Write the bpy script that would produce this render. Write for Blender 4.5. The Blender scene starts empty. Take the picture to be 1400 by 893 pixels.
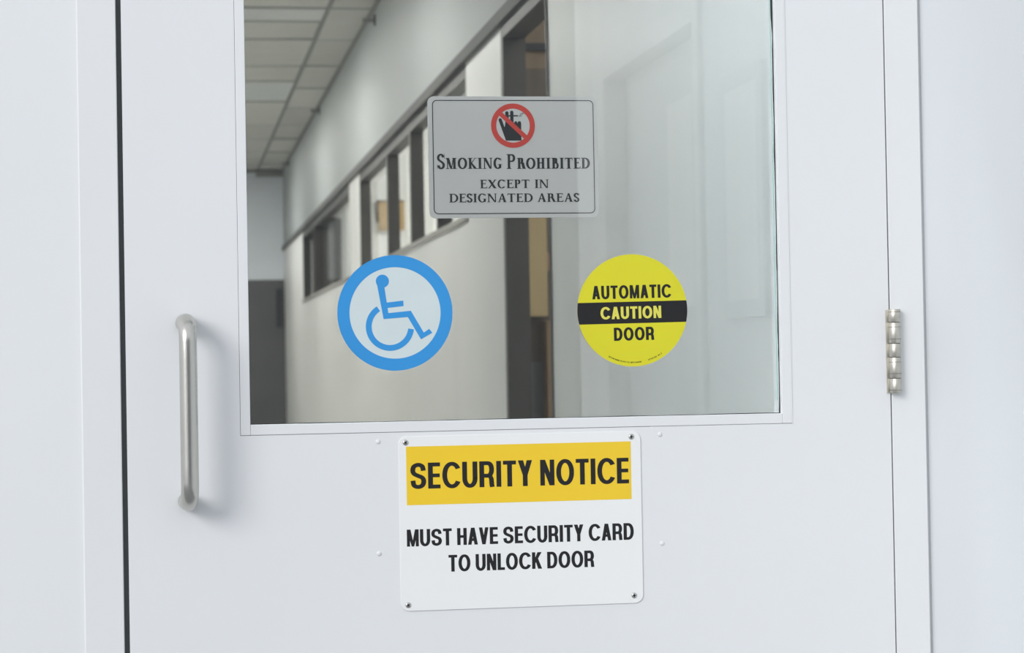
import bpy, bmesh, math, random
from mathutils import Vector, Matrix
random.seed(7)
PI = math.pi
SC = bpy.context.scene
COL = SC.collection
EYE = 1.12                      # camera height above the ground
def Z(z): return z + EYE

# ------------------------------------------------------------------ camera
cam_d = bpy.data.cameras.new('camera')
cam = bpy.data.objects.new('camera', cam_d); COL.objects.link(cam)
yaw, pitch, roll, FPX = 0.15859, 0.01674, -0.01763, 2923.6
fwd = Vector((math.sin(yaw)*math.cos(pitch), math.cos(yaw)*math.cos(pitch), math.sin(pitch)))
rgt = Vector((math.cos(yaw), -math.sin(yaw), 0)); up = rgt.cross(fwd)
r2 = math.cos(roll)*rgt + math.sin(roll)*up
u2 = -math.sin(roll)*rgt + math.cos(roll)*up
M = Matrix((r2, u2, -fwd)).transposed().to_4x4()
M.translation = Vector((0, -3.1, EYE))
cam.matrix_world = M
cam_d.sensor_width = 36; cam_d.sensor_fit = 'HORIZONTAL'; cam_d.lens = 36*FPX/1400
cam_d.clip_start = .05; cam_d.clip_end = 200
cam_d.dof.use_dof = True; cam_d.dof.focus_distance = 3.12; cam_d.dof.aperture_fstop = 10
SC.camera = cam

# ------------------------------------------------------------------ light and exposure
w = bpy.data.worlds.new('sky'); SC.world = w; w.use_nodes = True
wn = w.node_tree.nodes; bg = wn['Background']
bg.inputs[0].default_value = (0.89, 0.92, 0.985, 1); bg.inputs[1].default_value = 0.965
sun_d = bpy.data.lights.new('hazy_sun', 'SUN'); sun_d.energy = 1.75; sun_d.angle = math.radians(26)
sun_d.color = (1.0, 0.985, 0.96)
sun = bpy.data.objects.new('hazy_sun', sun_d); COL.objects.link(sun)
az, el = math.radians(46), math.radians(22)
src = Vector((-math.sin(az)*math.cos(el), -math.cos(az)*math.cos(el), math.sin(el)))
sun.rotation_euler = src.to_track_quat('Z', 'Y').to_euler()
LAMP = 26.0                      # strength of the ceiling lamps' diffusers inside
SC.view_settings.view_transform = 'Standard'; SC.view_settings.look = 'None'
SC.view_settings.gamma = 1; SC.view_settings.use_curve_mapping = False
SC.view_settings.exposure = 0.0

# ------------------------------------------------------------------ materials
def mat(name, col, rough=.5, metal=0, bump=0, bscale=200, vary=0, vscale=6, spec=.5, stretch=None, coat=0, objvary=0):
    m = bpy.data.materials.new(name); m.use_nodes = True
    nt = m.node_tree; n = nt.nodes; l = nt.links; b = n['Principled BSDF']
    b.inputs['Base Color'].default_value = (*col, 1); b.inputs['Roughness'].default_value = rough
    b.inputs['Metallic'].default_value = metal; b.inputs['Specular IOR Level'].default_value = spec
    b.inputs['Coat Weight'].default_value = coat
    tc = n.new('ShaderNodeTexCoord'); vec = tc.outputs['Object']
    if stretch:
        mp = n.new('ShaderNodeMapping'); mp.inputs['Scale'].default_value = stretch
        l.new(vec, mp.inputs[0]); vec = mp.outputs[0]
    if vary or objvary:
        nz = n.new('ShaderNodeTexNoise'); nz.inputs['Scale'].default_value = vscale; nz.inputs['Detail'].default_value = 6
        l.new(vec, nz.inputs['Vector'])
        mr = n.new('ShaderNodeMapRange'); mr.inputs['From Min'].default_value = .3; mr.inputs['From Max'].default_value = .7
        mr.inputs['To Min'].default_value = 1-vary; mr.inputs['To Max'].default_value = 1+vary*.3
        l.new(nz.outputs[0], mr.inputs['Value']); f = mr.outputs[0]
        if objvary:
            oi = n.new('ShaderNodeObjectInfo'); r = n.new('ShaderNodeMapRange')
            r.inputs['To Min'].default_value = 1-objvary; r.inputs['To Max'].default_value = 1+objvary
            l.new(oi.outputs['Random'], r.inputs['Value'])
            mu = n.new('ShaderNodeMath'); mu.operation = 'MULTIPLY'; l.new(f, mu.inputs[0]); l.new(r.outputs[0], mu.inputs[1]); f = mu.outputs[0]
        vm = n.new('ShaderNodeVectorMath'); vm.operation = 'SCALE'; vm.inputs[0].default_value = col
        l.new(f, vm.inputs['Scale']); l.new(vm.outputs[0], b.inputs['Base Color'])
    if bump:
        nb = n.new('ShaderNodeTexNoise'); nb.inputs['Scale'].default_value = bscale; nb.inputs['Detail'].default_value = 4
        l.new(vec, nb.inputs['Vector'])
        bp = n.new('ShaderNodeBump'); bp.inputs['Strength'].default_value = bump; bp.inputs['Distance'].default_value = .002
        l.new(nb.outputs[0], bp.inputs['Height']); l.new(bp.outputs[0], b.inputs['Normal'])
    return m
def emit(name, col, s):
    m = bpy.data.materials.new(name); m.use_nodes = True; n = m.node_tree.nodes
    b = n['Principled BSDF']; b.inputs['Base Color'].default_value = (*col, 1)
    b.inputs['Emission Color'].default_value = (*col, 1); b.inputs['Emission Strength'].default_value = s
    return m
def glass_mat(name, tint, g0=.09, g5=.91):
    m = bpy.data.materials.new(name); m.use_nodes = True; nt = m.node_tree; n = nt.nodes; l = nt.links
    for x in list(n):
        if x.type != 'OUTPUT_MATERIAL': n.remove(x)
    lw = n.new('ShaderNodeLayerWeight'); lw.inputs[0].default_value = .5
    p = n.new('ShaderNodeMath'); p.operation = 'POWER'; p.inputs[1].default_value = 5; l.new(lw.outputs['Facing'], p.inputs[0])
    ma = n.new('ShaderNodeMath'); ma.operation = 'MULTIPLY_ADD'; ma.inputs[1].default_value = g5; ma.inputs[2].default_value = g0
    l.new(p.outputs[0], ma.inputs[0])
    tr = n.new('ShaderNodeBsdfTransparent'); tr.inputs[0].default_value = (*tint, 1)
    gl = n.new('ShaderNodeBsdfGlossy'); gl.inputs['Roughness'].default_value = .004
    mx = n.new('ShaderNodeMixShader'); l.new(ma.outputs[0], mx.inputs[0]); l.new(tr.outputs[0], mx.inputs[1]); l.new(gl.outputs[0], mx.inputs[2])
    l.new(mx.outputs[0], [x for x in n if x.type == 'OUTPUT_MATERIAL'][0].inputs[0])
    return m

DOORW = mat('white_door_paint', (.77, .785, .80), .42, bump=.05, bscale=260, vary=.015, vscale=3)
FRAMEW = mat('white_frame_paint', (.775, .79, .80), .4, bump=.05, bscale=260, vary=.015, vscale=3)
WALLW = mat('white_wall_paint', (.78, .80, .815), .55, bump=.08, bscale=180, vary=.02, vscale=2)
PANELG = mat('pale_grey_door_paint', (.58, .61, .64), .5, vary=.02)
BLACK = mat('black_rubber', (.02, .021, .024), .7)
STRIP = mat('dark_weatherstrip', (.10, .108, .108), .7)
GLASS = glass_mat('clear_glass', (.975, .985, .98))
GLASS2 = glass_mat('inner_glass', (.96, .965, .96), .04, .22)
GEDGE = mat('green_glass_edge', (.38, .60, .54), .3)
STEEL = mat('brushed_stainless_steel', (.58, .57, .53), .27, metal=1, bump=.08, bscale=90, stretch=(12, 12, 1.2), vary=.08, vscale=5)
NICKEL = mat('worn_nickel', (.62, .60, .54), .46, metal=1, bump=.05, bscale=400, vary=.15, vscale=60)
BRASSY = mat('brown_bearing_ring', (.07, .05, .032), .6)
SCREW = mat('zinc_screw', (.55, .55, .53), .35, metal=1)
DARKINK = mat('dark_slot', (.02, .02, .02), .7)
SIGNW = mat('white_sign_plastic', (.85, .86, .855), .35, vary=.01, vscale=8)
YBAND = mat('amber_yellow_ink', (.88, .60, .028), .4, vary=.02, vscale=8)
INK = mat('black_ink', (.018, .018, .02), .6, spec=.25)
SIGNG = mat('satin_silver_sign_plate', (.585, .58, .57), .45, bump=.03, bscale=900, vary=.03, vscale=6)
INKG = mat('charcoal_ink', (.018, .021, .022), .6, spec=.2)
RED = mat('red_ink', (.60, .045, .03), .45)
BLUE = mat('blue_vinyl', (.035, .30, .70), .4, vary=.05, vscale=12)
PALE = mat('pale_blue_white_vinyl', (.62, .71, .725), .45, vary=.03, vscale=25)
YELL = mat('lemon_yellow_vinyl', (.70, .66, .02), .4, vary=.05, vscale=14)
YTXT = mat('yellow_lettering_vinyl', (.72, .68, .10), .4)
# interior
UPPER = mat('grey_green_wall_paint', (.36, .385, .385), .5, vary=.04, vscale=1.5, bump=.05, bscale=60)
LOWER = mat('warm_white_panel_paint', (.79, .79, .765), .38, vary=.05, vscale=2.2, stretch=(1, 1.6, .08), bump=.03, bscale=40)
RAIL = mat('grey_aluminium_rail', (.075, .075, .07), .6)
SILLM = mat('grey_sill', (.33, .32, .29), .5)
BRONZE = mat('dark_bronze_frame', (.035, .032, .026), .45, vary=.1)
TILE = mat('mineral_fibre_ceiling_tile', (.56, .56, .52), .9, bump=.3, bscale=60, vary=.05, vscale=5, objvary=.07)
TBAR = mat('grey_ceiling_grid_bar', (.24, .24, .22), .6)
TBARL = mat('pale_ceiling_grid_bar', (.36, .36, .34), .6)
ENDW = mat('pale_blue_grey_paint', (.74, .79, .84), .6, vary=.03)
DGREY = mat('charcoal_door_paint', (.085, .085, .085), .5, vary=.15, vscale=3)
BROWN = mat('dark_brown_wood', (.075, .055, .035), .5, vary=.3, vscale=3, stretch=(6, 6, .6))
MIDBROWN = mat('medium_brown_wood', (.17, .115, .06), .5, vary=.25, vscale=3, stretch=(6, 6, .6))
TAN = mat('tan_board', (.36, .275, .14), .6, vary=.06, vscale=4)
VINYL = mat('pale_vinyl_floor', (.60, .60, .585), .4, vary=.08)
PAVE = mat('grey_concrete', (.28, .29, .30), .8, vary=.12, vscale=3, bump=.3, bscale=50)
BACKDROP = mat('mid_grey_backdrop', (.26, .27, .28), .8, vary=.08, vscale=1.2)
DIFFH = emit('dimmer_lamp_diffuser', (1, .985, .95), 20)
FILLC = emit('added_daylight_fill', (.80, .91, 1.0), 46)  # glow of the added fill lamp, bluish in place of daylight
DIFF = emit('lamp_diffuser', (1, .985, .95), LAMP)
WHITEM = mat('white_metal', (.7, .7, .68), .4)
SLAT = mat('dark_blind_fabric', (.045, .042, .036), .8, vary=.2, vscale=5, objvary=.25)
SLATL = mat('pale_blind_fabric', (.50, .50, .47), .8)
NAVY = mat('navy_cloth', (.02, .03, .08), .8)

# ------------------------------------------------------------------ mesh helpers
def rootloc(p):
    v = Vector((0, 0, 0))
    while p is not None:
        v = v + p.location; p = p.parent
    return v
class MB:
    def __init__(s): s.v = []; s.f = []
    def add(s, vs, fs):
        o = len(s.v); s.v += [tuple(v) for v in vs]; s.f += [tuple(i+o for i in f) for f in fs]; return s
    def box(s, x0, x1, y0, y1, z0, z1):
        v = [(x, y, z) for x in (x0, x1) for y in (y0, y1) for z in (z0, z1)]
        return s.add(v, [(0, 1, 3, 2), (4, 6, 7, 5), (0, 4, 5, 1), (2, 3, 7, 6), (0, 2, 6, 4), (1, 5, 7, 3)])
    def poly(s, pts, y):                  # flat polygon facing the camera side (-y); pts = (x, z)
        a = sum(pts[i][0]*pts[(i+1) % len(pts)][1]-pts[(i+1) % len(pts)][0]*pts[i][1] for i in range(len(pts)))
        if a < 0: pts = pts[::-1]
        return s.add([(x, y, z) for x, z in pts], [tuple(range(len(pts)))])
    def slab(s, pts, y0, y1):             # prism of an outline in the xz plane, y0 front
        a = sum(pts[i][0]*pts[(i+1) % len(pts)][1]-pts[(i+1) % len(pts)][0]*pts[i][1] for i in range(len(pts)))
        if a < 0: pts = pts[::-1]
        n = len(pts); v = [(x, y0, z) for x, z in pts]+[(x, y1, z) for x, z in pts]
        f = [tuple(range(n)), tuple(range(2*n-1, n-1, -1))]+[(i, i+n, (i+1) % n+n, (i+1) % n) for i in range(n)]
        return s.add(v, f)
    def ringstrip(s, outer, inner, y):    # flat band between two closed outlines with equal counts
        n = len(outer)
        return s.add([(x, y, z) for x, z in outer]+[(x, y, z) for x, z in inner],
                     [(i, (i+1) % n, (i+1) % n+n, i+n) for i in range(n)])
    def lathe(s, c, axis, prof, n=24):    # prof = [(along, radius)]
        ax = Vector(axis).normalized(); a = ax.orthogonal().normalized(); b = ax.cross(a); c = Vector(c)
        vs = []; fs = []
        for (t, r) in prof:
            for k in range(n):
                q = 2*PI*k/n; vs.append(c+ax*t+(a*math.cos(q)+b*math.sin(q))*r)
        for i in range(len(prof)-1):
            for k in range(n): fs.append((i*n+k, i*n+(k+1) % n, (i+1)*n+(k+1) % n, (i+1)*n+k))
        fs.append(tuple(range(n-1, -1, -1))); fs.append(tuple((len(prof)-1)*n+k for k in range(n)))
        return s.add(vs, fs)
    def tube(s, pts, r, n=24):
        pts = [Vector(p) for p in pts]; vs = []; fs = []; prev = None
        for i, p in enumerate(pts):
            t = (pts[min(i+1, len(pts)-1)]-pts[max(i-1, 0)]).normalized()
            if prev is None: a = t.orthogonal().normalized()
            else: a = (prev-t*prev.dot(t)).normalized()
            prev = a; b = t.cross(a)
            for k in range(n): q = 2*PI*k/n; vs.append(p+(a*math.cos(q)+b*math.sin(q))*r)
        for i in range(len(pts)-1):
            for k in range(n): fs.append((i*n+k, i*n+(k+1) % n, (i+1)*n+(k+1) % n, (i+1)*n+k))
        fs.append(tuple(range(n-1, -1, -1))); fs.append(tuple((len(pts)-1)*n+k for k in range(n)))
        return s.add(vs, fs)
    def build(s, name, m, parent=None, bevel=0, smooth=False, **props):
        o0 = rootloc(parent)
        me = bpy.data.meshes.new(name); me.from_pydata([tuple(Vector(v)-o0) for v in s.v], [], s.f)
        bm = bmesh.new(); bm.from_mesh(me); bmesh.ops.recalc_face_normals(bm, faces=bm.faces) if not props.pop('keep', False) else None
        bm.to_mesh(me); bm.free(); me.materials.append(m)
        o = bpy.data.objects.new(name, me); COL.objects.link(o); o.parent = parent
        if smooth:
            for p in me.polygons: p.use_smooth = len(p.vertices) == 4
        if bevel:
            b = o.modifiers.new('bevel', 'BEVEL'); b.width = bevel; b.segments = 3; b.limit_method = 'ANGLE'
            b.harden_normals = True
        for k, v in props.items(): o[k] = v
        return o
def thing(name, loc, label=None, category=None, group=None, kind=None):
    o = bpy.data.objects.new(name, None); COL.objects.link(o); o.location = loc; o.empty_display_size = .05
    if label: o['label'] = label
    if category: o['category'] = category
    if group: o['group'] = group
    if kind: o['kind'] = kind
    return o
def box(name, m, d, parent=None, bevel=0, **p): return MB().box(*d).build(name, m, parent, bevel, **p)
def S(name, m, *ds, parent=None, bevel=0):
    b = MB()
    for d in ds: b.box(*d)
    return b.build(name, m, parent, bevel, kind='structure')
def rrect(x0, x1, z0, z1, r, n=8):
    pts = []
    for cx, cz, a0 in ((x1-r, z1-r, 0), (x0+r, z1-r, 90), (x0+r, z0+r, 180), (x1-r, z0+r, 270)):
        for k in range(n+1):
            a = math.radians(a0+90*k/n); pts.append((cx+r*math.cos(a), cz+r*math.sin(a)))
    return pts
def circ(cx, cz, r, n=96): return [(cx+r*math.cos(2*PI*k/n), cz+r*math.sin(2*PI*k/n)) for k in range(n)]

# ------------------------------------------------------------------ lettering: glyphs drawn by an elliptical pen
def pen(path, wx, wy):                    # strip of quads along a centre line; horizontal thickness wx, vertical wy
    L = []; R = []; n = len(path)
    for i, (x, y) in enumerate(path):
        x0, y0 = path[max(i-1, 0)]; x1, y1 = path[min(i+1, n-1)]
        tx, ty = x1-x0, y1-y0; d = math.hypot(tx, ty) or 1; nx, ny = -ty/d, tx/d
        a, b = wx/2, wy/2; q = math.sqrt(a*a*nx*nx+b*b*ny*ny) or 1e-9
        ox, oy = a*a*nx/q, b*b*ny/q
        L.append((x+ox, y+oy)); R.append((x-ox, y-oy))
    return [[L[i], L[i+1], R[i+1], R[i]] for i in range(n-1)]
def arc(cx, cy, rx, ry, a0, a1, n=28, e=2.0):
    out = []
    for k in range(n+1):
        a = math.radians(a0+(a1-a0)*k/n); c, s_ = math.cos(a), math.sin(a)
        out.append((cx+rx*math.copysign(abs(c)**(2/e), c), cy+ry*math.copysign(abs(s_)**(2/e), s_)))
    return out
def catmull(P, n=8):
    Q = [P[0]]+P+[P[-1]]; out = []
    for i in range(1, len(Q)-2):
        p0, p1, p2, p3 = Q[i-1:i+3]
        for k in range(n):
            t = k/n
            out.append(tuple(.5*((2*p1[j])+(-p0[j]+p2[j])*t+(2*p0[j]-5*p1[j]+4*p2[j]-p3[j])*t*t+(-p0[j]+3*p1[j]-3*p2[j]+p3[j])*t**3) for j in (0, 1)))
    out.append(P[-1]); return out
def rc(x0, x1, y0, y1): return [(x0, y0), (x1, y0), (x1, y1), (x0, y1)]
def dg(xa, xb, T, ya=0, yb=1): return [(xa, ya), (xa+T, ya), (xb+T, yb), (xb, yb)]
def sans(c, T, h):
    """bold grotesque capital, cap height 1, stem T, bar h -> (width, polygons)"""
    if c == 'I': return T, [rc(0, T, 0, 1)]
    if c == 'L': return .54, [rc(0, T, 0, 1), rc(0, .54, 0, h)]
    if c == 'E': return .60, [rc(0, T, 0, 1), rc(0, .60, 0, h), rc(0, .57, .5-h*.45, .5+h*.5), rc(0, .59, 1-h, 1)]
    if c == 'T': return .64, [rc(.32-T/2, .32+T/2, 0, 1), rc(0, .64, 1-h, 1)]
    if c == 'H': return .70, [rc(0, T, 0, 1), rc(.70-T, .70, 0, 1), rc(0, .70, .5-h/2, .5+h/2)]
    if c == 'N': return .70, [rc(0, T*.95, 0, 1), rc(.70-T*.95, .70, 0, 1), [(0, 1), (T*1.05, 1), (.70, 0), (.70-T*1.05, 0)]]
    if c == 'M': return .86, [rc(0, T*.9, 0, 1), rc(.86-T*.9, .86, 0, 1), [(0, 1), (T*1.1, 1), (.43+T*.36, 0), (.43-T*.36, 0)],
                              [(.86-T*1.1, 1), (.86, 1), (.43+T*.36, 0), (.43-T*.36, 0)]]
    if c == 'A':
        W = .72; return W, [dg(0, W/2-T*.55, T*1.02), [(W-T*1.02, 0), (W, 0), (W/2+T*.55, 1), (W/2-T*.47, 1)], rc(W*.24, W*.76, .22, .22+h*.95)]
    if c == 'V':
        W = .70; return W, [[(0, 1), (T*1.02, 1), (W/2+T*.5, 0), (W/2-T*.5, 0)], [(W-T*1.02, 1), (W, 1), (W/2+T*.5, 0), (W/2-T*.5, 0)]]
    if c == 'W':
        w1, p1 = sans('V', T*.8, h); return 1.05, [[(x*.75, y) for x, y in q] for q in p1]+[[(x*.75+.52, y) for x, y in q] for q in p1]
    if c == 'Y':
        W = .70; return W, [rc(W/2-T/2, W/2+T/2, 0, .45), [(0, 1), (T*1.1, 1), (W/2+T/2, .42), (W/2-T/2, .42)], [(W-T*1.1, 1), (W, 1), (W/2+T/2, .42), (W/2-T/2, .42)]]
    if c == 'K': return .74, [rc(0, T, 0, 1), [(T*.9, .30), (T*.9, .30+T*1.35), (.72-T*1.25+T*.0, 1), (.72, 1)], [(.74-T*1.2, 0), (.74, 0), (.22+T*.85, .66), (.22+T*.1, .52)]]
    if c in 'O0': W = .88; return W, pen(arc(W/2, .5, (W-T)/2, (1.02-h)/2, 0, 360, 48, 2.1), T, h)
    if c == 'C':
        W = .94; return W-.06, pen(arc(W/2, .5, (W-T)/2, (1.02-h)/2, 33, 327, 44, 2.1), T, h)
    if c == 'U':
        W = .74; return W, [rc(0, T, .34, 1), rc(W-T, W, .34, 1)]+pen(arc(W/2, .36, (W-T)/2, .37-h/2, 180, 360, 28, 2.1), T, h)
    if c == 'D':
        W = .76; return W, [rc(0, T, 0, 1), rc(T*.9, .34, 0, h), rc(T*.9, .34, 1-h, 1)]+pen(arc(.33, .5, W-T/2-.33, .5-h/2, -90, 90, 28, 2.2), T, h)
    if c in 'RP':
        W = .74; m = .44; p = [rc(0, T, 0, 1), rc(T*.9, .42, 1-h, 1), rc(T*.9, .42, m-h/2, m+h/2)]
        p += pen(arc(.41, (m+1-h/2)/2, W-.02-T/2-.41, (1-h/2-m)/2, -90, 90, 20, 2.2), T, h)
        if c == 'R': p += pen([(.42, m), (.53, m-.03), (.585, m-.12), (.595, .2), (.605, .08), (.63, 0)], T*.98, h*.9)
        return W, p
    if c in 'S3':
        W = .76; a, b = W-T, 1-h
        P = [(.98, .73), (.87, .93), (.5, 1.0), (.12, .93), (.0, .75), (.12, .60), (.5, .50), (.87, .41), (1.0, .25), (.87, .07), (.5, 0), (.11, .07), (.0, .29)]
        if c == '3': P = [(.05, .78), (.2, .95), (.5, 1), (.85, .93), (.92, .75), (.8, .58), (.5, .52), (.85, .45), (1, .26), (.85, .06), (.5, 0), (.15, .07), (0, .25)]
        return W, pen(catmull([(T/2+u*a, h/2+v*b) for u, v in P]), T, h)
    if c == '.': return T, [rc(0, T, 0, h)]
    if c == ',': return T, [rc(0, T, 0, h), [(T*.5, 0), (T, 0), (T*.4, -h), (T*.1, -h)]]
    return .28, []
def serif(c, T, t):
    """old-style serif capital: thick stem T, hairline t"""
    o, k = T*.48, .045
    def st(x, w=T, top=True, bot=True, ov=o):
        q = [rc(x, x+w, 0, 1)]
        if bot: q += [rc(x-ov, x+w+ov, 0, k), [(x-ov*.3, k), (x+w+ov*.3, k), (x+w, k*2), (x, k*2)]]
        if top: q += [rc(x-ov, x+w+ov, 1-k, 1), [(x-ov*.3, 1-k), (x+w+ov*.3, 1-k), (x+w, 1-k*2), (x, 1-k*2)]]
        return q
    if c == 'I': return T+2*o, st(o)
    if c == 'H': W = .86; return W, st(o)+st(W-o-T)+[rc(o, W-o, .49, .49+t)]
    if c == 'E': W = .66; return W, st(o)+[rc(o, W-.04, 1-t, 1), rc(o, W, 0, t), rc(o, W-.16, .5, .5+t),
        [(W-.08, 1), (W-.03, 1), (W-.03, .78), (W-.06, .78)], [(W-.10, 0), (W, 0), (W+.01, .25), (W-.02, .25)], [(W-.2, .52+t/2-.12), (W-.15, .52+t/2-.12), (W-.15, .52+t/2+.12), (W-.2, .52+t/2+.12)]]
    if c == 'T': W = .74; return W, st(W/2-T/2, top=False)+[rc(.02, W-.02, 1-t, 1), [(0, .76), (.035, .76), (.09, 1), (.02, 1)], [(W-.035, .76), (W, .76), (W-.02, 1), (W-.09, 1)]]
    if c in 'PRB':
        W = .66 if c != 'R' else .70; m = .47; p = st(o); r0 = o+T
        p += [rc(r0-.02, r0+.14, 1-t, 1), rc(r0-.02, r0+.14, m, m+t)]
        xr = .60 if c != 'B' else .56
        p += pen(arc(r0+.12, (m+t/2+1-t/2)/2, xr-T/2-r0-.12+.0, (1-m-t)/2, -90, 90, 22, 2.1), T, t)
        if c == 'R': p += [[(r0+.08, m+t), (r0+.08+T*1.15, m+t), (.80, 0), (.80-T*1.2, 0)], rc(.80-T*1.2, .86, 0, k)]; W = .80
        if c == 'B': p += [rc(r0-.02, r0+.14, 0, t)]+pen(arc(r0+.12, (m+t)/2, .70-T/2-r0-.12, m/2, -90, 90, 22, 2.1), T*.85, t); W = .70
        return W, p
    if c == 'D': W = .84; return W, st(o)+[rc(o, .40, 1-t, 1), rc(o, .40, 0, t)]+pen(arc(.36, .5, W-T/2-.36, .5-t/2, -90, 90, 30, 2.1), T, t)
    if c == 'O': W = .88; return W, pen(arc(W/2, .5, (W-T)/2, (1.04-t)/2, 0, 360, 48), T, t)
    if c in 'CG':
        W = .80; p = pen(arc(W/2+.02, .5, (W-T)/2, (1.04-t)/2, 42, 318, 40), T, t)
        p += [[(W-.09, .70), (W-.055, .70), (W-.055, 1), (W-.10, .93)]]
        if c == 'G': p += [rc(W-.06-T, W-.06, .06, .42), rc(W-.06-T-o, W-.06+o*.7, .42-k, .42)]; W += .02
        else: p += [[(W-.10, .2), (W-.02, .24), (W-.04, .20), (W-.13, .12)]]
        return W, p
    if c == 'S':
        W = .54; a, b = W-T, 1.03-t
        P = [(.93, .80), (.76, .96), (.45, 1.0), (.12, .92), (.0, .76), (.12, .62), (.5, .50), (.88, .38), (1.0, .23), (.86, .06), (.5, 0), (.2, .06), (.03, .22)]
        return W, pen(catmull([(T/2+u*a, -.015+t/2+v*b) for u, v in P]), T, t*1.25)+[rc(W-.05, W-.02, .70, 1), rc(.01, .04, 0, .3)]
    if c == 'N': W = .90; return W, st(o, t, ov=o*1.1)+st(W-o-t, t, bot=False, ov=o*1.1)+[[(o*.3, 1), (o*.3+T*1.25, 1), (W-o, 0), (W-o-T*.75, 0)]]
    if c == 'M': W = 1.06; return W, st(o+.03, t, top=False, ov=o*1.1)+st(W-o-T-.02, T)+[[(o*.4, 1), (o*.4+T*1.3, 1), (W/2+T*.4, 0), (W/2-T*.4, 0)],
        [(W-o-T-.05, 1), (W-o-T+.06, 1), (W/2+T*.25, 0), (W/2-T*.05, 0)], rc(0, .15, 1-k, 1)]
    if c == 'K': W = .84; return W, st(o)+[[(o+T, .42), (o+T, .42+t*1.6), (.66, 1), (.66+t*.7, 1)], rc(.56, .82, 1-k, 1), [(.33, .62), (.33-.09, .54), (.86-T*1.35, 0), (.86, 0)], rc(.62, .92, 0, k)]
    if c == 'X': W = .84; return W, [[(.03, 1), (.03+T*1.3, 1), (W-.03, 0), (W-.03-T*1.3, 0)], [(.06, 0), (.06+t*1.3, 0), (W-.06, 1), (W-.06-t*1.3, 1)],
        rc(0, .28, 1-k, 1), rc(W-.28, W, 1-k, 1), rc(0, .26, 0, k), rc(W-.3, W, 0, k)]
    if c == 'A': W = .86; return W, [[(W/2-T*.35, 1), (W/2+T*.45, 1), (W-.06, 0), (W-.06-T*1.25, 0)], [(.08, 0), (.08+t*1.3, 0), (W/2+T*.1, .96), (W/2-T*.3, .96)],
        rc(.24, W-.24, .32, .32+t), rc(0, .24, 0, k), rc(W-.34, W, 0, k)]
    return .30, []
def layout(txt, glyph, x0, x1, z0, z1, stem, bar, gap, y, big=None, bigh=1, thin=None, spc=.30):
    """text whose ink spans x0..x1; stem/bar are final sizes in metres"""
    H = z1-z0; sx = 1.0; fixed = None
    for it in range(4):               # iterate so that stems keep their real width after fitting
        T = stem/(H*sx); b = bar/H; out = []; x = 0
        for i, c in enumerate(txt):
            s = bigh if big and i in big else 1
            if c == ' ': x += spc*1.0; continue
            ww, ps = glyph(c, T/s, b if glyph is sans else bar/H)
            out += [[(x+px*s, pz*s) for px, pz in p] for p in ps]; x += ww*s+gap
        tot = x-gap; sx = (x1-x0)/(tot*H)
    m = MB()
    for k_, p in enumerate(out): m.poly([(x0+px*H*sx, z0+pz*H) for px, pz in p], y-.000001*(k_ % 7))
    return m

# ------------------------------------------------------------------ the setting outside
LX, RX = -.0630, 1.0725                     # door leaf edges
GX0, GX1, GZ0, GZ1 = .1120, .9035, Z(-.0835), Z(.76)   # glazed opening
BX0, BX1, BZ0, BZ1 = .0975, .9185, Z(-.0990), Z(.775)  # outline of the glazing bead
SWX = 1.133                                 # face of the side wall on the hinge side
S('ground', PAVE, (-9, 9, -14, -.0, -.12, 0))
S('wall_front', WALLW, (1.128, 1.35, .007, .15, 0, 2.2), (-4, -.1255, .0045, .15, 0, 3.4), (-.1255, 1.35, .0045, .15, 2.20, 3.4))
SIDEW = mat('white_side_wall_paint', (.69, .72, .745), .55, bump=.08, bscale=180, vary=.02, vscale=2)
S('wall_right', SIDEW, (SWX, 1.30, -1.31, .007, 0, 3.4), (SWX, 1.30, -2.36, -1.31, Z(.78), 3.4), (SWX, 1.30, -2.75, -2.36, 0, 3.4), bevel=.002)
S('added_back_wall', BACKDROP, (-4, 9, -13.2, -13, 0, 4.2))  # unseen grey wall, added to dim what the door glass reflects
fr = thing('trim_1', (0, 0, 0), kind='structure')
MB().box(-.1255, -.0705, 0, .14, 0, Z(1.03)).build('jamb', FRAMEW, fr, .0015)
MB().box(1.0748, 1.128, 0, .14, 0, Z(1.03)).build('jamb', FRAMEW, fr, .0012)
MB().box(-.1255, 1.128, .0, .14, Z(1.03), 2.20).build('door_head', FRAMEW, fr, .0015)
MB().box(-.0705, -.052, .050, .14, 0, Z(1.03)).box(1.060, 1.0748, .050, .14, 0, Z(1.03)).build('door_stop', FRAMEW, fr)
MB().box(-.0705, -.0600, .012, .050, 0, Z(1.03)).build('weatherstrip', STRIP, fr)
MB().box(1.0722, 1.0748, .006, .050, 0, Z(1.03)).build('weatherstrip', STRIP, fr)
box('threshold', SCREW, (-.0705, 1.0748, -.01, .14, 0, .012), fr)
# second door and a notice frame on the side wall: seen only mirrored in the glass
d2 = thing('door_2', (SWX+.03, -1.83, 0), kind='structure')
MB().box(SWX+.045, SWX+.10, -2.31, -1.36, .01, Z(.73)).build('door_leaf', PANELG, d2, .002)
MB().box(SWX-.012, SWX+.10, -2.36, -2.31, 0, Z(.78)).box(SWX-.012, SWX+.10, -1.36, -1.31, 0, Z(.78)).box(SWX-.012, SWX+.10, -2.31, -1.36, Z(.73), Z(.78)).build('door_frame', FRAMEW, d2, .002)
MB().box(SWX+.035, SWX+.05, -1.80, -1.56, Z(.12), Z(.60)).build('vision_panel', SIGNW, d2, .002)
MB().box(SWX+.035, SWX+.05, -2.24, -1.42, .20, Z(-.15)).build('kick_panel', PANELG, d2, .004)
nb = thing('notice_frame', (SWX-.012, -.95, Z(.08)), 'narrow white framed panel on the white side wall, seen mirrored in the door glass', 'frame')
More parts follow.
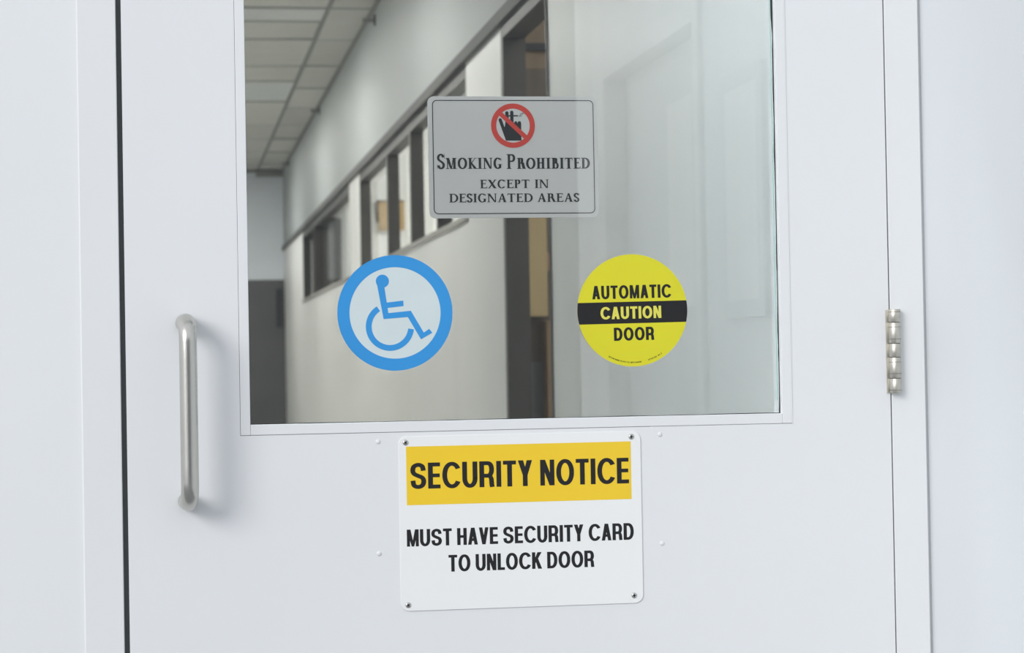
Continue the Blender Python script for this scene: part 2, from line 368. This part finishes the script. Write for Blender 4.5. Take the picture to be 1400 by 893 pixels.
MB().box(SWX-.018, SWX, -1.10, -.80, Z(.08), Z(.57)).build('frame', PANELG, nb, .003)
MB().box(SWX-.0195, SWX-.017, -1.065, -.835, Z(.115), Z(.535)).build('panel', SIGNW, nb)

# ------------------------------------------------------------------ the door
door = thing('door_1', ((LX+RX)/2, 0, .012), kind='structure', label='white painted metal door with a large glazed opening, pull handle and hinge')
DT = .045; DTOP = Z(1.025)
b = MB()
b.box(LX, BX0, 0, DT, .014, DTOP).box(BX1, RX, 0, DT, .014, DTOP).box(BX0, BX1, 0, DT, .014, BZ0).box(BX0, BX1, 0, DT, BZ1, DTOP)
bm_leaf = b.build('door_leaf', DOORW, door)
def bead(name, d): return MB().box(*d).build(name, DOORW, door, .0007)
g = .0006
bead('glazing_bead', (BX0+g, GX0, -.0007, .0115, BZ0+g, BZ1-g))
bead('glazing_bead', (GX1, BX1-g, -.0007, .0115, BZ0+g, BZ1-g))
bead('glazing_bead', (GX0+.0002, GX1-.0002, -.0007, .0115, BZ0+g, GZ0))
bead('glazing_bead', (GX0+.0002, GX1-.0002, -.0007, .0115, GZ1, BZ1-g))
MB().box(BX0-.0002, BX0+g+.0003, .0006, .004, BZ0, BZ1).box(BX0, .70, .0006, .004, BZ0-.0002, BZ0+g+.0003).build('bead_groove', STRIP, door)
MB().box(BX0, GX0, .0118, DT, BZ0, BZ1).box(GX1, BX1, .0118, DT, BZ0, BZ1).box(GX0, GX1, .0185, DT, BZ0, GZ0-.002).box(GX0, GX1, .0185, DT, GZ1+.002, BZ1).build('glazing_rebate', DOORW, door)
pane = MB().box(GX0-.0, GX1+.0, .0120, .0180, GZ0, GZ1).build('glass_pane', GLASS, door, label='clear glass pane reflecting the pale side wall')
MB().box(BX1-.0007, BX1+.0005, -.0011, .004, BZ0, BZ1).build('bead_lip', DOORW, door, .0003)
# black gasket, uneven as squeezed sealant, down the hinge side and thinly along the bottom
m = MB(); zz = GZ0; wv = .0022; pts = []
while zz < GZ1:
    pts.append((GX1-wv, zz)); zz += random.uniform(.006, .03); wv = min(.0030, max(.0010, wv+random.uniform(-.0008, .0008)))
    if zz > Z(.47) : wv = random.choice((.0008, .003, .0028))
pts += [(GX1-wv, GZ1), (GX1, GZ1), (GX1, GZ0)]
m.slab(pts, .0113, .0119).build('gasket', BLACK, door, label='black rubber gasket with an uneven edge')
m = MB(); pts = []; xx = GX0; hv = .0010
while xx < GX1:
    pts.append((xx, GZ0+hv)); xx += random.uniform(.01, .04); hv = random.uniform(.0006, .0013)
pts += [(GX1, GZ0+hv), (GX1, GZ0), (GX0, GZ0)]
m.slab(pts, .0114, .0119).build('gasket', BLACK, door)
MB().box(GX1-.0045, GX1-.0030, .0115, .0119, GZ0+.02, GZ1).build('glass_edge', GEDGE, door)

# pull handle: one bent bar, its legs leaning slightly towards the latch edge
def handle_path():
    r = .028; top, bot = Z(.0650), Z(-.1905); yb = -.058; xr, xb = .0200, .0245
    P = [(xr, .0, top)]
    def lerp(y): return xr+(xb-xr)*(y/yb)
    P.append((lerp(yb+r), yb+r, top))
    for k in range(1, 10):
        a = PI/2*k/9; y = yb+r-r*math.sin(a); P.append((lerp(y), y, top-r+r*math.cos(a)))
    for k in range(1, 8): P.append((xb, yb, top-r+(bot-top+2*r)*k/8))
    for k in range(0, 10):
        a = PI/2*k/9; y = yb+r-r*math.cos(a); P.append((lerp(y), y, bot+r-r*math.sin(a)))
    P.append((xr, .0, bot)); return P
hd = MB().tube(handle_path(), .0125, 40).build('pull_handle', STEEL, door, smooth=True, label='brushed stainless steel D-shaped pull handle')
MB().lathe((.021, -.012, Z(-.2028)), (0, 0, -1), [(0, .0028), (.0008, .0026)], 16).build('set_screw', DARKINK, hd)

# hinge
HX, HY = 1.0790, -.0068
def hz(p): return Z(.0702-(p-423)*.001106)
hg = MB().box(1.0668, 1.0735, -.0016, .02, hz(538), hz(424)).build('hinge', NICKEL, door, .0006, label='worn nickel barrel hinge between door and frame')
edges = [423, 441.2, 470, 488.7, 517.4, 538]
for i in range(5):
    z1, z0 = hz(edges[i])-.0004, hz(edges[i+1])+.0004; R_ = .0090
    MB().lathe((HX, HY, z0), (0, 0, 1), [(0, R_-.0003), (.0003, R_), (z1-z0-.0003, R_), (z1-z0, R_-.0003)], 32).build('knuckle', NICKEL, hg, smooth=True)
MB().lathe((HX, HY, hz(537)), (0, 0, 1), [(0, .0080), (hz(424)-hz(537), .0080)], 24).build('hinge_pin', BRASSY, hg, smooth=True)
for a in (447.5, 464, 495.3, 511, 427, 533.5):
    MB().lathe((HX, HY, hz(a)-.00025), (0, 0, 1), [(0, .00915), (.0005, .00915)], 32).build('bearing_ring', BRASSY, hg, smooth=True)
MB().box(1.0742, 1.0775, -.0016, .02, hz(538), hz(424)).build('hinge_leaf', NICKEL, hg, .0006)

# painted-over screws beside the security notice
def screw(x, z, r, m, parent, y, name='screw', dome=.0012, slot=True, lab=None):
    o = MB().lathe((x, y, z), (0, -1, 0), [(0, r), (dome*.35, r), (dome*.8, r*.75), (dome, r*.35)], 20).build(name, m, parent, smooth=True)
    if lab: o['label'] = lab
    if slot:
        t = random.uniform(0, PI/2); q = MB()
        for a in (t, t+PI/2):
            c, s_ = math.cos(a), math.sin(a); l, w_ = r*.55, r*.16; yy = y-dome-.00005
            q.poly([(x+l*c-w_*s_, z+l*s_+w_*c), (x-l*c-w_*s_, z-l*s_+w_*c), (x-l*c+w_*s_, z-l*s_-w_*c), (x+l*c+w_*s_, z+l*s_-w_*c)], yy)
        q.build('cross_slot', DARKINK, o)
    return o
for x, z in ((.296, -.1118), (.2947, -.2741), (.7150, -.1107), (.7152, -.2722)):
    screw(x, Z(z), .0034, DOORW, door, 0, 'painted_screw', .0016, slot=False)

# ------------------------------------------------------------------ security notice
sg = thing('security_notice_sign', (.505, -.001, Z(-.3588)), 'white plastic SECURITY NOTICE sign with yellow band, screwed on below the glass', 'sign')
PX0, PX1, PZ0, PZ1 = .3250, .6850, Z(-.3588), Z(-.1050)
MB().slab(rrect(PX0, PX1, PZ0, PZ1, .0125), -.0020, -.0002).build('sign_plate', SIGNW, sg, .0005)
MB().poly(rc(.3362, .6700, Z(-.2052), Z(-.1200)), -.00215).build('yellow_band', YBAND, sg, label='amber yellow header band')
layout('SECURITY NOTICE', sans, .3420, .6665, Z(-.1818), Z(-.1440), .0071, .0057, .095, -.0023).build('lettering', INK, sg, keep=True, label='large black words SECURITY NOTICE')
layout('MUST HAVE SECURITY CARD', sans, .3353, .6722, Z(-.2652), Z(-.2405), .0049, .0039, .09, -.00215).build('lettering', INK, sg, keep=True, label='black words MUST HAVE SECURITY CARD')
layout('TO UNLOCK DOOR', sans, .3957, .6120, Z(-.3035), Z(-.2792), .0049, .0039, .09, -.00215).build('lettering', INK, sg, keep=True, label='black words TO UNLOCK DOOR')
for x, z in ((.3356, -.1140), (.3358, -.3500), (.6712, -.1130), (.6712, -.3475)):
    screw(x, Z(z), .0042, SCREW, sg, -.0020, dome=.0016)

# ------------------------------------------------------------------ smoking sign, behind the glass
K = 3.1212/3.1
sm = thing('smoking_prohibited_sign', (.505, .0215, Z(.2136)), 'grey SMOKING PROHIBITED sign with red symbol, mounted behind the door glass', 'sign')
y0 = .0195
def k2(p): return [(x*K, Z((z-EYE)*K)) for x, z in p]
MB().slab(k2(rrect(.3762, .6285, Z(.2122), Z(.3910), .0095)), y0, y0+.0016).build('sign_plate', SIGNG, sm, .0004)
MB().ringstrip(k2(rrect(.3829, .6232, Z(.2181), Z(.3856), .0070)), k2(rrect(.3842, .6219, Z(.2194), Z(.3843), .0058)), y0-.0002).build('border_line', INKG, sm)
def tx(s_, x0, x1, z0, z1, st_, ba, **k): return layout(s_, serif, x0*K, x1*K, Z(z0*K), Z(z1*K), st_, ba, .06, y0-.0002, **k)
tx('SMOKING', .3888, .4850, .2845, .3006, .0036, .0015, big={0}, bigh=1.34).build('lettering', INKG, sm, keep=True, label='charcoal small capitals SMOKING')
tx('PROHIBITED', .4918, .6164, .2843, .3004, .0036, .0015, big={0}, bigh=1.34).build('lettering', INKG, sm, keep=True, label='charcoal small capitals PROHIBITED')
tx('EXCEPT IN', .4517, .5540, .2558, .2684, .0030, .0012, spc=.42).build('lettering', INKG, sm, keep=True, label='charcoal words EXCEPT IN')
tx('DESIGNATED AREAS', .4058, .5997, .2353, .2480, .0030, .0012, spc=.36).build('lettering', INKG, sm, keep=True, label='charcoal words DESIGNATED AREAS')
cx, cz = .5022*K, Z(.3479*K); q = .0000995*K
def lp(x, y): return (cx+(x-562)*q, cz-(y-468)*q)
sy = MB().ringstrip(circ(cx, cz, .0326*K), circ(cx, cz, .0250*K), y0-.0005)
sy.poly([lp(338, 300), (lp(385, 255)), lp(790, 632), lp(745, 682)], y0-.00052)
pr = sy.build('prohibition_ring', RED, sm, label='red circle with a diagonal bar')
MB().poly(circ(cx, cz, .0252*K), y0-.0001).build('symbol_field', mat('pale_sign_field', (.60, .61, .60), .5), pr)
hand = MB(); yy = y0-.0003
def cap(pa, pb, r):
    a = lp(*pa); b_ = lp(*pb); ang = math.atan2(b_[1]-a[1], b_[0]-a[0]); r *= q; P = []
    for k in range(9): t = ang+PI/2+PI*k/8; P.append((a[0]+r*math.cos(t), a[1]+r*math.sin(t)))
    for k in range(9): t = ang-PI/2+PI*k/8; P.append((b_[0]+r*math.cos(t), b_[1]+r*math.sin(t)))
    return P
hand.poly([lp(*p) for p in ((452, 690), (412, 560), (440, 480), (452, 400), (575, 425), (685, 440), (685, 690))], yy)
hand.poly(cap((372, 382), (455, 620), 24), yy-.00001).poly(cap((474, 280), (478, 480), 25), yy-.00002).poly(cap((547, 270), (547, 480), 25), yy-.00003)
hand.poly(cap((605, 425), (605, 520), 22), yy-.00004).poly(cap((658, 428), (658, 520), 26), yy-.00005)
hand.poly(rc(lp(500, 0)[0], lp(640, 0)[0], lp(0, 332)[1], lp(0, 313)[1]), yy-.00006)
hand.build('hand_pictogram', INKG, pr, label='black hand holding a cigarette')
smoke = MB()
for p in pen(catmull([lp(650, 322), lp(680, 318), lp(672, 300), lp(700, 285), lp(730, 290)], 6), .0009, .0009)+pen(catmull([lp(655, 330), lp(690, 330), lp(700, 300), lp(735, 262)], 6), .0005, .0005): smoke.poly(p, yy-.00008)
smoke.build('smoke_wisp', mat('mid_grey_ink', (.16, .17, .18), .5), pr)

# ------------------------------------------------------------------ accessibility sticker on the glass
K3 = 3.1118/3.1; cx, cz = .3239*K3, Z(.0749*K3); yb = .0118; R0 = .0842*K3
bs = thing('wheelchair_symbol_sticker', (cx, yb, cz-R0), 'round blue and white sticker with a wheelchair figure, on the glass above the security sign', 'sticker')
MB().slab(circ(cx, cz, R0-.0002), yb-.0002, yb+.0001).build('disc', PALE, bs)
MB().ringstrip(circ(cx, cz, R0), circ(cx, cz, .0666*K3), yb-.00035).build('blue_rim', BLUE, bs)
q = .0002279
def bp(x, y): return (cx+(x-472)*q, cz-(y-459.5)*q)
f = MB(); yy = yb-.0004
f.poly([bp(393+42*math.cos(a*PI/20), 255+42*math.sin(a*PI/20)) for a in range(40)], yy)
f.poly([bp(*p) for p in ((359, 280), (404, 286), (428, 460), (397, 498))], yy-.00001)
f.poly([bp(*p) for p in ((405, 394), (525, 381), (527, 416), (412, 428))], yy-.00002)
f.poly([bp(*p) for p in ((397, 498), (420, 461), (573, 447), (553, 487))], yy-.00003)
f.poly([bp(*p) for p in ((573, 447), (655, 590), (636, 632), (553, 487))], yy-.00004)
f.poly([bp(*p) for p in ((655, 588), (690, 565), (709, 590), (636, 632))], yy-.00005)
arcp = []
for k in range(49):
    a = math.radians(122+(353-122)*k/48); arcp.append(bp(437+136.5*math.cos(a), 547-136.5*math.sin(a)))
for p in pen(arcp, 37*q, 37*q): f.poly(p, yy-.00006)
f.build('wheelchair_figure', BLUE, bs, keep=True, label='blue stylised wheelchair figure')

# ------------------------------------------------------------------ caution sticker
cx, cz = .6770*K3, Z(.0738*K3); R0 = .0832*K3
cs = thing('automatic_door_sticker', (cx, yb, cz-R0), 'round yellow AUTOMATIC CAUTION DOOR sticker with a black band, on the glass', 'sticker')
MB().slab(circ(cx, cz, R0), yb-.0002, yb+.0001).build('disc', YELL, cs)
t = math.radians(.7)
def rot(m_):
    c, s_ = math.cos(t), math.sin(t)
    m_.v = [(cx+(x-cx)*c-(z-cz)*s_, y, cz+(x-cx)*s_+(z-cz)*c) for x, y, z in m_.v]; return m_
ba0, ba1 = math.asin((.0867-.0738)/.0832), math.asin((.0547-.0738)/.0832)
P = [(cx+R0*math.cos(ba1+(ba0-ba1)*k/12), cz+R0*math.sin(ba1+(ba0-ba1)*k/12)) for k in range(13)]
P += [(2*cx-x, z) for x, z in P[::-1]]
rot(MB().poly(P, yb-.0003)).build('black_band', INK, cs, label='black band across the middle')
def cy(s_, x0, x1, z0, z1, st_, ba, yv): return rot(layout(s_, sans, x0*K3, x1*K3, Z(z0*K3), Z(z1*K3), st_, ba, .11, yv))
cy('AUTOMATIC', .6168, .7366, .0915, .1113, .0042, .0035, yb-.0003).build('lettering', INK, cs, keep=True, label='black word AUTOMATIC')
cy('CAUTION', .6285, .7204, .0615, .0797, .0041, .0034, yb-.00045).build('lettering', YTXT, cs, keep=True, label='yellow word CAUTION')
cy('DOOR', .6478, .7087, .0293, .0488, .0043, .0036, yb-.0003).build('lettering', INK, cs, keep=True, label='black word DOOR')
sml = MB()
def arctext(s_, a0, a1, r, h):
    ws = [(.28 if c == ' ' else sans(c, .2, .16)[0])+.12 for c in s_]; tot = sum(ws); a = a0
    for c, w_ in zip(s_, ws):
        da = (a1-a0)*w_/tot; th = math.radians(a); sx = math.radians(a1-a0)*r/tot
        for p in sans(c, .2, .16)[1]:
            sml.poly([(cx+r*math.cos(th)-px*sx*math.sin(th)-py*h*math.cos(th), cz+r*math.sin(th)+px*sx*math.cos(th)-py*h*math.sin(th)) for px, py in p], yb-.0003)
        a += da
arctext('SETON NAME PLATE CO. NEW HAVEN', 241, 279, .0785, .0022)
arctext('STYLE NO. 3013', 287, 304, .0785, .0022)
sml.build('small_print', INK, cs, keep=True, label='tiny black print along the lower edge')

# ------------------------------------------------------------------ inside: corridor shell
W = 1.22; WB = 1.30; YE = 19.95; CH = Z(2.11); RAILT, RAILB = Z(1.285), Z(1.237); SILL = Z(.610)
S('floor', VINYL, (-1.4, 4.4, .14, 20.2, -.12, 0))
S('wall_left', LOWER, (-1.34, -1.22, .15, YE, 0, CH))
S('wall_corridor_right', LOWER, (W, WB, .15, 3.70, 0, RAILB), (W, WB, 4.645, 5.614, 0, RAILB), (W, WB, 5.614, 10.67, 0, SILL-.025),
  (W, WB, 10.67, 11.456, 0, RAILB), (W, WB, 11.456, 16.66, 0, SILL-.025), (W, WB, 16.66, YE, 0, RAILB))
S('wall_upper_right', UPPER, (W, WB, .15, YE, RAILT, CH))
S('trim_2', RAIL, (W-.022, WB, .15, YE, RAILB, RAILT))
S('trim_3', TBAR, (W-.02, W, .15, YE, CH-.022, CH-.005))
S('wall_inner_front', WALLW, (-1.4, -.1255, .15, .2, 0, 3.4), (1.128, 4.4, .15, .2, 0, 3.4), (-.1255, 1.128, .15, .2, 2.2, 3.4))
# end wall with charcoal double door
S('wall_end', ENDW, (-1.34, W+.08, YE, YE+.12, Z(.93), CH), (-1.34, -1.0, YE, YE+.12, 0, Z(.93)))
d4 = thing('door_4', (.1, YE, 0), kind='structure')
box('door_leaf', DGREY, (-1.0, .10, YE-.02, YE+.04, 0, Z(.93)), d4, .004)
box('door_leaf', DGREY, (.11, W, YE-.02, YE+.04, 0, Z(.93)), d4, .004)
box('dark_strip', BLACK, (1.125, 1.19, YE-.06, YE-.02, Z(.42), Z(.83)), d4, .004)  # narrow dark upright strip near the right edge of the leaf
S('trim_4', TBAR, (.93, W, YE-.10, YE, CH-.075, CH-.02), (-1.2, W, YE-.03, YE, CH-.03, CH-.005))

# ceiling: grid and single tiles
ceil = S('ceiling', TILE, (-1.4, 4.4, .15, 20.2, CH+.03, CH+.12))
xs = [-1.22, -.875, -.265, .345, .955, 1.22]; ys = [10.75+1.22*k for k in range(-9, 8)]+[YE-.001]
ysc = sorted([y for y in ys if not 12.5 < y < 15]+[10.02, 12.80, 14.02])     # the column with the two smooth panels
SMOOTH = mat('smooth_ceiling_panel', (.62, .64, .62), .35)
tc = {}
for i in range(5):
    wdt = xs[i+1]-xs[i]-.024; yy_ = ysc if i == 3 else ys
    for j in range(len(yy_)-1):
        L_ = yy_[j+1]-yy_[j]
        if yy_[j+1] > YE+.01: continue
        if i == 2 and j % 3 == 2 and yy_[j+1] > 4: continue         # lamps sit here
        sm_ = i == 3 and abs(yy_[j]-12.80) < .01 or i == 3 and abs(yy_[j+1]-10.02) < .01
        key = (i, round(L_, 2), sm_)
        if key not in tc:
            tc[key] = o = MB().box(-wdt/2, wdt/2, -L_/2+.012, L_/2-.012, 0, .016).build('ceiling_tile', SMOOTH if sm_ else TILE, None, .002)
        else:
            o = tc[key].copy(); COL.objects.link(o)
        o.parent = ceil; o.location = ((xs[i]+xs[i+1])/2, (yy_[j]+yy_[j+1])/2, CH+.004+random.uniform(-.002, .006)); o.name = 'ceiling_tile'
        o.rotation_euler = (random.gauss(0, .004), random.gauss(0, .012), 0)
for x in xs[1:-1]: box('grid_bar', TBAR, (x-.011, x+.011, -.15+.35, YE, CH-.006, CH+.03), ceil)
for i in range(5):
    for y in (ysc if i == 3 else ys):
        if .3 < y < YE: box('grid_bar', TBARL, (xs[i]+.01, xs[i+1]-.01, y-.012, y+.012, CH-.001, CH+.012), ceil)
def lamp(x0, x1, y0, y1, label, grp, m=None):
    t = thing('ceiling_light', ((x0+x1)/2, (y0+y1)/2, CH-.01), label, 'ceiling light', grp)
    MB().box(x0, x1, y0, y0+.03, CH-.012, CH+.028).box(x0, x1, y1-.03, y1, CH-.012, CH+.028).box(x0, x0+.03, y0+.03, y1-.03, CH-.012, CH+.028).box(x1-.03, x1, y0+.03, y1-.03, CH-.012, CH+.028).build('frame', WHITEM, t)
    box('diffuser', m or DIFF, (x0+.03, x1-.03, y0+.03, y1-.03, CH-.004, CH+.02), t)
for j in range(len(ys)-1):
    if j % 3 == 2 and 4 < ys[j+1] < YE: lamp(-.25, .33, ys[j]+.02, ys[j+1]-.02, 'white recessed lamp in the corridor ceiling grid', 'recessed lamps along the corridor ceiling', DIFFH if ys[j] < 7 else None)
lamp(-.25, .33, .36, .94, 'added fill lamp standing in for daylight, in the corridor ceiling just inside the door', 'recessed lamps along the corridor ceiling', FILLC)  # unseen cool lamp, added to brighten the corridor wall near the door
for yv in (3.2, 7.0, 9.4, 11.2, 14.2, 17.0): lamp(2.0, 3.2, yv, yv+.6, 'white recessed lamp in the ceiling of a side room', 'recessed lamps in the side rooms')
# sprinklers high on the right wall
for n_, (yv, zv) in enumerate(((9.43, 2.03), (14.17, 2.085), (18.7, 2.10))):
    lab = ('nearest', 'second', 'farthest')[n_]+' small dark wall sprinkler just under the corridor ceiling'
    zc = min(Z(zv), CH-.05)
    t = thing('wall_sprinkler', (W, yv, zc), lab, 'sprinkler', 'sprinklers along the corridor ceiling edge')
    MB().lathe((W, yv, zc), (-1, 0, 0), [(0, .036), (.006, .036), (.010, .024)], 24).build('escutcheon', BRONZE, t, smooth=True)
    MB().lathe((W-.01, yv, zc), (-1, 0, 0), [(0, .012), (.05, .012)], 16).build('pipe', TBAR, t, smooth=True)
    MB().lathe((W-.06, yv, zc), (-1, 0, 0), [(0, .007), (.010, .016), (.013, .016)], 16).build('deflector', TBAR, t, smooth=True)

# interior window strips
def strip(name, ya, yb_, mulls):
    t = thing(name, (W, ya, SILL), kind='structure'); xd = W+.068
    box('head', BRONZE, (W+.002, xd, ya, yb_, RAILB-.055, RAILB), t)
    box('sill', SILLM, (W-.012, xd, ya, yb_, SILL-.025, SILL), t)
    box('jamb', BRONZE, (W+.002, xd, ya, ya+.045, SILL, RAILB-.055), t)
    box('jamb', BRONZE, (W+.002, xd, yb_-.045, yb_, SILL, RAILB-.055), t)
    for m_ in mulls: box('mullion', BRONZE, (W+.002, xd, m_-.028, m_+.028, SILL, RAILB-.055), t)
    e = [ya+.02]+mulls+[yb_-.02]
    for a, b_ in zip(e, e[1:]): box('pane', GLASS2, (xd-.012, xd-.008, a+.01, b_-.01, SILL, RAILB-.055), t)
strip('window_1', 5.614, 10.67, [6.66, 7.74, 8.91])
strip('window_2', 11.456, 16.66, [15.1])
# door opening in the corridor wall
d3 = thing('door_3', (W, 4.17, 0), kind='structure')
MB().box(W-.005, WB, 3.69, 3.708, 0, RAILB).box(W-.005, WB, 4.600, 4.650, 0, RAILB).box(W-.005, WB, 3.735, 4.60, RAILB-.05, RAILB).build('door_frame', BRONZE, d3)

# rooms behind
S('wall_room_back', LOWER, (4.2, 4.32, .2, YE, 0, CH))
S('wall_room_partition', LOWER, (WB, 4.2, 12.62, 12.72, 0, CH), (1.75, 4.2, 5.72, 5.80, 0, CH), (WB, 4.2, YE, YE+.12, 0, CH), (WB, 4.2, 2.50, 2.60, 0, CH))
pw = thing('wood_partition', (1.52, 5.5, 0), 'dark brown wooden partition seen through the doorway in the corridor', 'partition')
box('panel', BROWN, (WB, 1.75, 5.50, 5.54, 0, Z(1.2)), pw)
box('transom', BLACK, (WB, 1.75, 5.47, 5.50, Z(1.272), Z(1.300)), pw)
box('panel', MIDBROWN, (WB, 1.75, 5.50, 5.54, Z(1.2), CH), pw)
box('lower_panel', DGREY, (WB, 1.565, 5.475, 5.50, 0, Z(-.0)), pw)

tb = thing('tan_board', (1.478, 5.44, Z(.184)), 'tall narrow tan board fixed on the dark wood inside the doorway', 'board')
box('board', TAN, (1.44, 1.515, 5.435, 5.47, Z(.184), Z(.80)), tb, .003)
box('backing', BROWN, (1.445, 1.51, 5.47, 5.50, Z(.2), Z(.78)), tb)
wc = thing('wooden_cupboard', (1.60, 5.40, 0), 'medium brown wooden cupboard standing below the tan board in the side room', 'cupboard')
box('body', MIDBROWN, (1.497, 1.72, 5.38, 5.50, .05, Z(.165)), wc, .003)
box('plinth', BLACK, (1.50, 1.72, 5.39, 5.50, 0, .05), wc)
pi = thing('pinned_sheet', (1.54, 5.49, Z(.37)), 'small dull orange sheet pinned beside the tan board', 'paper')
box('sheet', mat('dull_orange_paper', (.26, .15, .08), .7), (1.519, 1.56, 5.490, 5.499, Z(.372), Z(.446)), pi)
cb = thing('cork_board', (1.61, 12.60, Z(.985)), 'tan cork board on the white partition, seen through the corridor windows', 'board')
box('cork', mat('tan_cork', (.52, .36, .17), .8, vary=.1, vscale=20), (1.53, 1.72, 12.590, 12.618, Z(.99), Z(1.20)), cb)
box('frame', BROWN, (1.518, 1.53, 12.585, 12.619, Z(1.05), Z(1.205)), cb, .001)
box('frame', BROWN, (1.518, 1.72, 12.585, 12.619, Z(1.20), Z(1.21)), cb, .001)
vb = thing('vertical_blind', (1.315, 15.3, SILL), 'dark vertical blind behind the farthest stretch of the corridor windows', 'blind')
box('head_rail', BRONZE, (1.292, 1.33, 14.05, 16.60, RAILB-.08, RAILB-.05), vb)
for k in range(26):
    yv = 14.10+k*.098; a = .25+random.uniform(-.12, .12); c, s_ = math.cos(a)*.045, math.sin(a)*.045
    m = MB(); x0 = 1.315; zb, zt = SILL+.01, RAILB-.08; t_ = .0015
    v = [(x0-s_, yv-c), (x0+s_, yv+c)]
    m.add([(v[0][0]-t_, v[0][1], zb), (v[1][0]-t_, v[1][1], zb), (v[1][0]+t_, v[1][1], zb), (v[0][0]+t_, v[0][1], zb),
           (v[0][0]-t_, v[0][1], zt), (v[1][0]-t_, v[1][1], zt), (v[1][0]+t_, v[1][1], zt), (v[0][0]+t_, v[0][1], zt)],
          [(0, 1, 2, 3), (4, 7, 6, 5), (0, 4, 5, 1), (1, 5, 6, 2), (2, 6, 7, 3), (3, 7, 4, 0)])
    m.build('slat', SLATL if k in (3,) else SLAT, vb)
cu = thing('brown_curtain', (1.335, 14.0, SILL), 'narrow brown curtain hanging at the near end of the dark vertical blind', 'curtain')
m = MB(); P = []
for k in range(17): P.append((1.308+.058*k/16, 13.99+.008*math.sin(k*1.3)))
vs = [(x, y, z) for z in (SILL+.01, RAILB-.06) for x, y in P]+[(x, y+.003, z) for z in (SILL+.01, RAILB-.06) for x, y in P]
n = len(P); fs = []
for i in range(n-1): fs += [(i, i+1, n+i+1, n+i), (2*n+i, 3*n+i, 3*n+i+1, 2*n+i+1), (i, 2*n+i, 2*n+i+1, i+1), (n+i, n+i+1, 3*n+i+1, 3*n+i)]
m.add(vs, fs).build('cloth', BROWN, cu)
